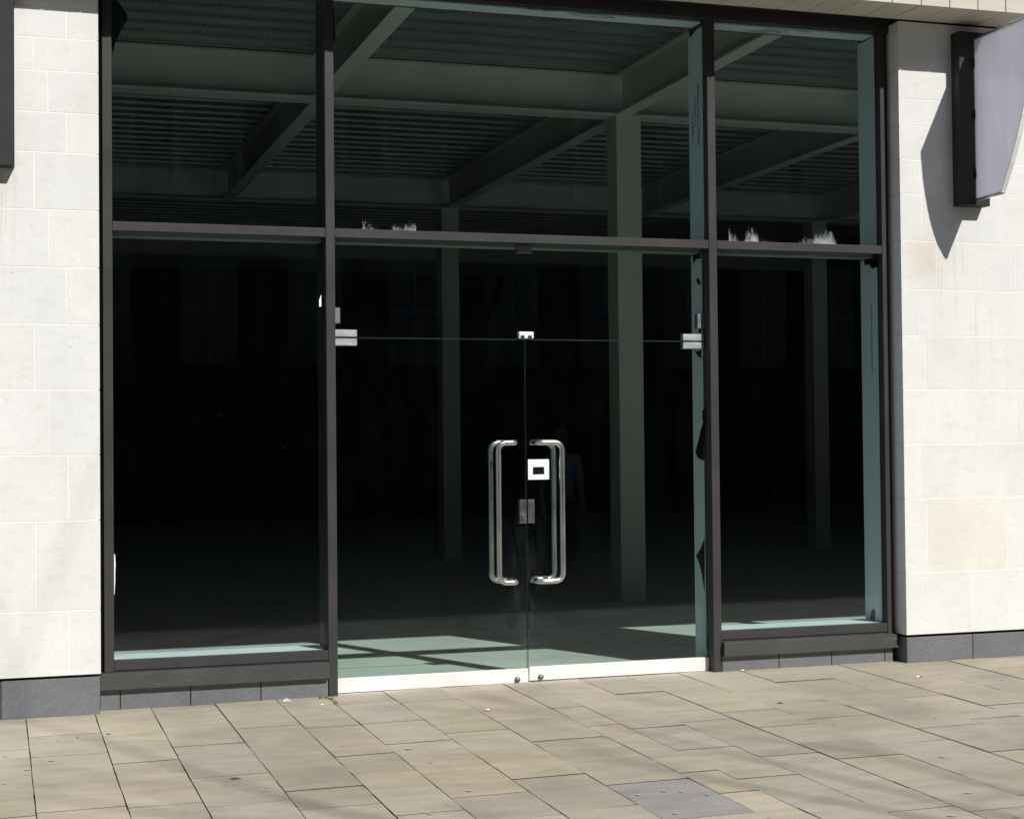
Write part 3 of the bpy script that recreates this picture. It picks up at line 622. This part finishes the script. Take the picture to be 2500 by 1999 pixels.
# ------------------------------------------------------------------ inside: floor, walls, deck, steel
tag(box('interior_floor', -6.2, 16.2, .146, 27, -.34, -.2, 'floor'), kind='structure')
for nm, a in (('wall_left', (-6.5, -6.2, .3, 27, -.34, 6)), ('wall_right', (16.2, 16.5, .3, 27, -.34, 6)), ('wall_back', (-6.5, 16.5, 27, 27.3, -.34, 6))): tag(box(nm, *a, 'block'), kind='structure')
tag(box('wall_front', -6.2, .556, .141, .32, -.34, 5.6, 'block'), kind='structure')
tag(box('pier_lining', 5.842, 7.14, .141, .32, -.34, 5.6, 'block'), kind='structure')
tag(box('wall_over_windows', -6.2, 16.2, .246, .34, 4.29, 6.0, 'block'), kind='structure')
prof = []
y = .36
while y < 26.9:
    prof += [(y, 5.49), (y+.21, 5.49), (y+.23, 5.565), (y+.33, 5.565)]; y += .35
n = len(prof); dv = [(-6.2, a, b) for a, b in prof] + [(16.2, a, b) for a, b in prof]
tag(mobj('ceiling', dv, [(i, i+1, n+i+1, n+i) for i in range(n-1)], 'deck'), kind='structure')
tag(box('roof_slab', -6.5, 16.5, .1, 27.3, 5.7, 5.9, 'block'), kind='structure')
def ibeam(label, axis, c0, wd, a, b, zb=5.04, zt=5.488, tf=.022, tw=.012, bolts=None):
    h = wd/2; p = [(c0-h, zb), (c0+h, zb), (c0+h, zb+tf), (c0+tw/2, zb+tf), (c0+tw/2, zt-tf), (c0+h, zt-tf), (c0+h, zt), (c0-h, zt), (c0-h, zt-tf), (c0-tw/2, zt-tf), (c0-tw/2, zb+tf), (c0-h, zb+tf)]
    loc = ((a+b)/2, c0, zb) if axis == 'x' else (c0, (a+b)/2, zb)
    t = thing('steel_beam', label, 'beam', loc, 'painted ceiling beams')
    prism('beam_section', p, axis, a, b, 'paint', t)
    if bolts:
        for z in (zb+.1, zb+.18, zb+.26, zb+.34):
            bm = bmesh.new(); bm_tube(bm, [(c0-tw/2, bolts, z), (c0-tw/2-.018, bolts, z)], .016, 6); bobj('bolt', bm, 'paint', t)
    return t
ibeam('broad cream cross beam carried by the nearest inside column', 'x', 6.70, .28, -6.19, 16.19)
ibeam('dim second cross beam deeper inside the shop', 'x', 13.75, .26, -6.19, 16.19)
ibeam('dark third cross beam at the back of the shop', 'x', 20.4, .26, -6.19, 16.19)
for x, w1 in ((-.1, 'far left'), (3.17, 'left'), (6.47, 'column-line'), (9.6, 'right'), (12.75, 'far right')):
    ibeam('%s front ceiling beam running in from the shopfront' % w1, 'y', x, .17, .345, 6.555, 5.041, bolts=6.35)
    ibeam('%s second-bay ceiling beam behind the nearest cross beam' % w1, 'y', x+.02, .17, 6.845, 13.61, 5.041)
def column(label, x, y, s=.285):
    t = thing('steel_column', label, 'column', (x, y, -.2), 'boxed columns inside the shop')
    box('shaft', x-s/2, x+s/2, y, y+.30, -.199, 5.038, 'paint', t, .006); box('cap_plate', x-s/2-.01, x+s/2+.01, y-.005, y+.31, 5.024, 5.0395, 'paint', t)
column('nearest cream boxed column seen through the right glass door', 6.535, 6.56)
column('dim column deeper inside seen through the left glass door', 6.49, 13.6, .27)
column('faint column deep inside seen through the right-hand window', 12.67, 13.6, .26)

# ------------------------------------------------------------------ neighbouring shopfront right of the pier (outside the frame, lets the sun in)
nb = thing('neighbour_shopfront', 'next grey framed shopfront beyond the right limestone pier', 'shopfront', (9.8, 0, 0))
nm_ = [7.18, 8.5, 11.0, 12.3]
for x in nm_: box('mullion', x, x+.056, 0, .285, -.02, 4.30, 'frame', nb)
for a, b in zip(nm_, nm_[1:]):
    box('transom', a+.057, b-.001, .003, .10, 2.765, 2.82, 'frame', nb); box('glass_pane', a+.0565, b-.0005, .052, .062, 2.821, 4.30, 'glass', nb); box('glass_pane', a+.0565, b-.0005, .052, .062, .22, 2.764, 'glass', nb)
    box('base_rail', a+.057, b-.001, .003, .10, -.2, .219, 'frame', nb)
ew = thing('limestone_wall', 'plain limestone pier at the far right end of the building', 'wall', (13.2, WF, 0)); box('pier_block', 12.36, 14, WF, .3, -.3, 4.33, 'stone', ew)
fw_ = thing('limestone_wall', 'plain limestone wall end beyond the left pier', 'wall', (-5.2, WF, 0)); box('pier_block', -6.4, -4.21, WF, .3, -.3, 5.6, 'stone', fw_)

# ------------------------------------------------------------------ litter and weeds
p = onG(700, 1714); lt = thing('plastic_scrap', 'white curved plastic scrap by the left plinth', 'litter', (p.x, p.y, gz(p.x, p.y)+.003))
bm = bmesh.new(); A = []; B = []
for k in range(9):
    t = math.pi*k/8; z_ = gz(p.x, p.y)+.003; A.append(bm.verts.new((p.x-.026*math.cos(t), p.y-.004, z_))); B.append(bm.verts.new((p.x-.025*math.cos(t), p.y+.012*math.sin(t), z_+.001+.019*math.sin(t))))
for k in range(8): bm.faces.new([A[k], A[k+1], B[k+1], B[k]])
bmesh.ops.solidify(bm, geom=bm.faces[:], thickness=.0015); bobj('shell', bm, 'litter', lt, True)
def scrap(name, label, px, py, L_, W_, mat, ang=0.0):
    p = onG(px, py); t = thing(name, label, 'litter', (p.x, p.y, gz(p.x, p.y)+.004), 'scraps of litter on the pavement')
    bm = bmesh.new(); vs_ = []
    for a, b, h in ((-1, -.7, 0), (-.3, -1, .3), (.6, -.8, .1), (1, .1, .6), (.5, .9, .2), (-.4, 1, .5), (-.9, .4, .1)):
        x = p.x + L_*(a*math.cos(ang)-b*W_/L_*math.sin(ang)); y = p.y + L_*(a*math.sin(ang)+b*W_/L_*math.cos(ang)); vs_.append(bm.verts.new((x, y, gz(x, y)+.004+h*.008)))
    c0 = bm.verts.new((p.x, p.y, gz(p.x, p.y)+.012))
    for k in range(7): bm.faces.new([vs_[k], vs_[(k+1) % 7], c0])
    bobj('piece', bm, mat, t)
def butt(label, px, py, ang):
    p = onG(px, py); t = thing('cigarette_butt', label, 'litter', (p.x, p.y, gz(p.x, p.y)), 'scraps of litter on the pavement'); c_, s_ = math.cos(ang)*.022, math.sin(ang)*.022; z = gz(p.x, p.y)+.0075
    tube('paper_tube', [(p.x-c_, p.y-s_, z), (p.x+c_*.2, p.y+s_*.2, z)], .0045, 'litter', t, 8); tube('filter', [(p.x+c_*.22, p.y+s_*.22, z), (p.x+c_, p.y+s_, z)], .0044, 'leaf', t, 8)
butt('cigarette butt at the foot of the left dark plinth', 112, 1748, .05)
butt('cigarette butt below the left end of the right sill', 1815, 1638, .1)
butt('cigarette butt lying on the slab right of the right sill', 2243, 1654, -.2)
butt('cigarette butt at the foot of the right end of the right sill', 2158, 1613, .4)
scrap('dry_leaf', 'orange brown dry leaf by the left sill plinth joint', 288, 1731, .016, .009, 'leaf', .3)
scrap('dry_leaf', 'dark brown dry leaf at the right end of the right plinth', 2173, 1615, .012, .010, 'leaf', 1.0)
scrap('paper_scrap', 'tiny pale paper scrap on the slab before the left door', 1190, 1734, .015, .010, 'litter', .1)
scrap('paper_scrap', 'tiny pale scrap on the slab right of the left plinth', 786, 1722, .012, .008, 'litter', .4)
def weeds(name, label, spots, n, h):
    bm = bmesh.new()
    for _ in range(n):
        px, py = random.choice(spots); p = onG(px+random.uniform(-5, 5), py+random.uniform(-2.5, 2.5)); z = gz(p.x, p.y)-.004
        hh = h*random.uniform(.4, 1.2); a = random.uniform(0, 6.28); d = Vector((math.cos(a), math.sin(a), 0)); wv_ = d.cross(Vector((0, 0, 1)))*.0035
        b0 = Vector((p.x, p.y, z)); m0 = b0 + d*hh*.35 + Vector((0, 0, hh*.7)); t0 = b0 + d*hh*.9 + Vector((0, 0, hh))
        v = [bm.verts.new(q_) for q_ in (b0-wv_, b0+wv_, m0+wv_, m0-wv_, t0)]; bm.faces.new(v[:4]); bm.faces.new([v[3], v[2], v[4]])
    o = bobj(name, bm, 'moss'); tag(o, label, 'weeds', kind='stuff')
weeds('weeds', 'small green weeds at the foot of the left door post', [(813, 1708), (817, 1713), (806, 1704), (795, 1703), (783, 1704), (820, 1717)], 80, .013)

# ------------------------------------------------------------------ across the square: building, tree and passer-by that the glass mirrors
ob = thing('brick_building', 'tall dark brick building with arched windows mirrored in the upper glass', 'building', (16, -32, 0))
box('wall', -30, 62, -40, -32, -1.0, 26.1, 'brick', ob)
box('cornice', -30.2, 62.2, -32.35, -31.75, 25.2, 25.7, 'surround', ob)
def arch(x, z0, wd, ht, arched=True):
    h = wd/2; o = [(x-h, z0), (x+h, z0)]
    if arched: o += [(x+h*math.cos(math.pi*k/10), z0+ht-h*.45+h*.45*math.sin(math.pi*k/10)) for k in range(11)]
    else: o += [(x+h, z0+ht), (x-h, z0+ht)]
    return o
wx = [13.4-2.72*k for k in range(1, 8)] + [13.4, 16.1, 18.6, 20.9, 23.1] + [23.1+2.7*k for k in range(1, 8)]
for x in wx:
    for z0, ht, ar in ((8.2, 3.1, True), (3.6, 2.9, False), (12.8, 2.4, False)):
        f = prism('window', arch(x, z0-.12, 1.75, ht+.27, ar), 'y', -32.0, -31.93, 'surround' if ar else 'brick', ob)
        prism('pane', arch(x, z0, 1.45, ht, ar), 'y', -31.929, -31.915, 'pane', f)
        box('glazing_bar', x-.03, x+.03, -31.914, -31.89, z0, z0+ht*.97, 'surround', f); box('glazing_bar', x-.72, x+.72, -31.914, -31.893, z0+ht*.5-.03, z0+ht*.5+.03, 'surround', f)
def bare_tree(label, x, y, h, seed):
    rnd = random.Random(seed); t = thing('bare_tree', label, 'tree', (x, y, gz(x, y)), 'bare trees on the square'); bt = bmesh.new(); bb = bmesh.new(); cnt = [0]
    def grow(p, d, ln, r, lev):
        if cnt[0] > 1500: return
        pts = [p]; rr = [r]; q_ = Vector(p); dd = Vector(d)
        for k in range(4):
            dd = (dd + Vector((rnd.uniform(-.16, .16), rnd.uniform(-.16, .16), rnd.uniform(-.04, .12)))).normalized(); q_ = q_ + dd*ln/4; pts.append(q_.copy()); rr.append(r*(1-.11*(k+1)))
        bm_tube(bt if lev == 0 else bb, pts, rr, 8 if lev < 2 else 4, lev == 0); cnt[0] += 4
        if lev >= 5: return
        for k in range(3 if lev < 3 else 2):
            nd = (dd + Vector((rnd.uniform(-.85, .85), rnd.uniform(-.85, .85), rnd.uniform(-.1, .5)))).normalized()
            grow(pts[-1] if k < 2 else pts[2], nd, ln*rnd.uniform(.62, .8), rr[-1]*rnd.uniform(.55, .75), lev+1)
    grow(Vector((x, y, gz(x, y)-.05)), Vector((0, 0, 1)), h*.36, .17, 0)
    bobj('trunk', bt, 'bark', t, True); bobj('crown', bb, 'bark', t, True)
bare_tree('bare tree on the square mirrored in the middle upper glass', 6.5, -14.0, 16.5, 5)
bare_tree('bare tree on the square further from the shop', 12.5, -17.5, 15.0, 9)

def skin_mesh(name, verts, edges, mat, parent, root=0, sub=2):
    me = bpy.data.meshes.new(name); me.from_pydata([v[:3] for v in verts], edges, []); o = bpy.data.objects.new(name, me); link(o, parent)
    me.materials.append(MT[mat]); sk = o.modifiers.new('skin', 'SKIN'); sk.use_smooth_shade = True; ss = o.modifiers.new('sub', 'SUBSURF'); ss.levels = sub; ss.render_levels = sub
    bpy.context.view_layer.update()
    if not me.skin_vertices: bpy.context.view_layer.objects.active = o; bpy.ops.mesh.customdata_skin_add()
    for i, v in enumerate(verts):
        s = me.skin_vertices[0].data[i]; s.radius = v[3] if isinstance(v[3], tuple) else (v[3], v[3]); s.use_root = (i == root)
    bpy.context.view_layer.update(); me2 = bpy.data.meshes.new_from_object(o.evaluated_get(bpy.context.evaluated_depsgraph_get()))
    o.modifiers.clear(); o.data = me2; return o
px_, py_ = 6.15, -7.6; pz = gz(px_, py_)
per = thing('person', 'person in a pale blue shirt and dark trousers mirrored faintly in the right door', 'person', (px_, py_, pz))
def W(*a): return (px_+a[0], py_+a[1], pz+a[2], a[3])
body = [W(0, 0, .95, .11), W(0, .01, 1.12, (.125, .10)), W(0, .01, 1.30, (.15, .105)), W(0, .0, 1.43, (.09, .08)), W(0, .01, 1.52, .052), W(0, .03, 1.60, .075), W(0, .04, 1.70, .088), W(0, .03, 1.765, .06),
        W(.17, 0, 1.40, .058), W(.23, -.01, 1.14, .045), W(.23, .06, .90, .036), W(.23, .08, .82, (.022, .04)), W(-.17, 0, 1.40, .058), W(-.23, -.02, 1.14, .045), W(-.22, .04, .90, .036), W(-.22, .06, .82, (.022, .04)),
        W(.09, 0, .90, .085), W(.10, .03, .50, .06), W(.10, -.02, .10, .042), W(.11, .11, .035, .035), W(-.09, 0, .90, .085), W(-.11, -.03, .50, .06), W(-.12, -.12, .10, .042), W(-.13, .0, .035, .035)]
be = [(0, 1), (1, 2), (2, 3), (3, 4), (4, 5), (5, 6), (6, 7), (3, 8), (8, 9), (9, 10), (10, 11), (3, 12), (12, 13), (13, 14), (14, 15), (0, 16), (16, 17), (17, 18), (18, 19), (0, 20), (20, 21), (21, 22), (22, 23)]
for sx_, hand in ((1, (.23, .085, .80)), (-1, (-.22, .065, .80))):
    base_i = 11 if sx_ > 0 else 15
    for k, (dy, ln) in enumerate(((.035, .055), (.018, .08), (.0, .088), (-.018, .08), (-.034, .062))):
        i = len(body); body.append(W(hand[0]+.004*sx_, hand[1]+dy, hand[2]-.02, .0095)); body.append(W(hand[0]-.006*sx_, hand[1]+dy*1.15+(.03 if k == 0 else .004), hand[2]-.02-ln*.55, .009)); body.append(W(hand[0]-.018*sx_, hand[1]+dy*1.15+(.035 if k == 0 else .008), hand[2]-.02-ln, .008))
        be += [(base_i, i), (i, i+1), (i+1, i+2)]
skin_mesh('body', body, be, 'skin', per)
skin_mesh('shirt', [W(0, .005, .90, (.155, .115)), W(0, .01, 1.12, (.15, .12)), W(0, .01, 1.30, (.175, .125)), W(0, 0, 1.43, (.115, .09)), W(.17, 0, 1.405, .075), W(.225, -.01, 1.20, .068), W(.23, 0, 1.12, .064), W(-.17, 0, 1.405, .075), W(-.225, -.01, 1.20, .068), W(-.23, -.01, 1.12, .064)], [(0, 1), (1, 2), (2, 3), (3, 4), (4, 5), (5, 6), (3, 7), (7, 8), (8, 9)], 'shirt', per)
skin_mesh('trousers', [W(0, 0, .93, (.15, .11)), W(.09, 0, .86, .10), W(.10, .03, .50, .08), W(.10, -.02, .09, .068), W(-.09, 0, .86, .10), W(-.11, -.03, .50, .08), W(-.12, -.12, .09, .068)], [(0, 1), (1, 2), (2, 3), (0, 4), (4, 5), (5, 6)], 'trousers', per)
for sx_, y0 in ((.105, -.05), (-.125, -.15)): skin_mesh('shoe', [W(sx_, y0, .05, .045), W(sx_, y0+.10, .042, .045), W(sx_, y0+.22, .03, .035)], [(0, 1), (1, 2)], 'shoe', per)
skin_mesh('hair', [W(0, -.03, 1.66, .075), W(0, .0, 1.74, .098), W(0, .035, 1.79, .07)], [(0, 1), (1, 2)], 'hair', per)
fc = [o for o in per.children if o.name.startswith('body')][0]
for nm2, pts2 in (('eye', ((-.032, .118, 1.69), (.032, .118, 1.69))), ('ear', ((-.088, .03, 1.68), (.088, .03, 1.68))), ('nose', ((0, .128, 1.655),)), ('mouth', ((0, .116, 1.61),))):
    for q_ in pts2:
        bm = bmesh.new(); bmesh.ops.create_icosphere(bm, subdivisions=2, radius=1.0); s_ = {'eye': (.012, .010, .008), 'ear': (.012, .02, .03), 'nose': (.013, .02, .022), 'mouth': (.025, .008, .006)}[nm2]
        for v in bm.verts: v.co = Vector((px_+q_[0]+v.co.x*s_[0], py_+q_[1]+v.co.y*s_[1], pz+q_[2]+v.co.z*s_[2]))
        bobj(nm2, bm, 'ink' if nm2 == 'eye' else 'skin', fc, True)
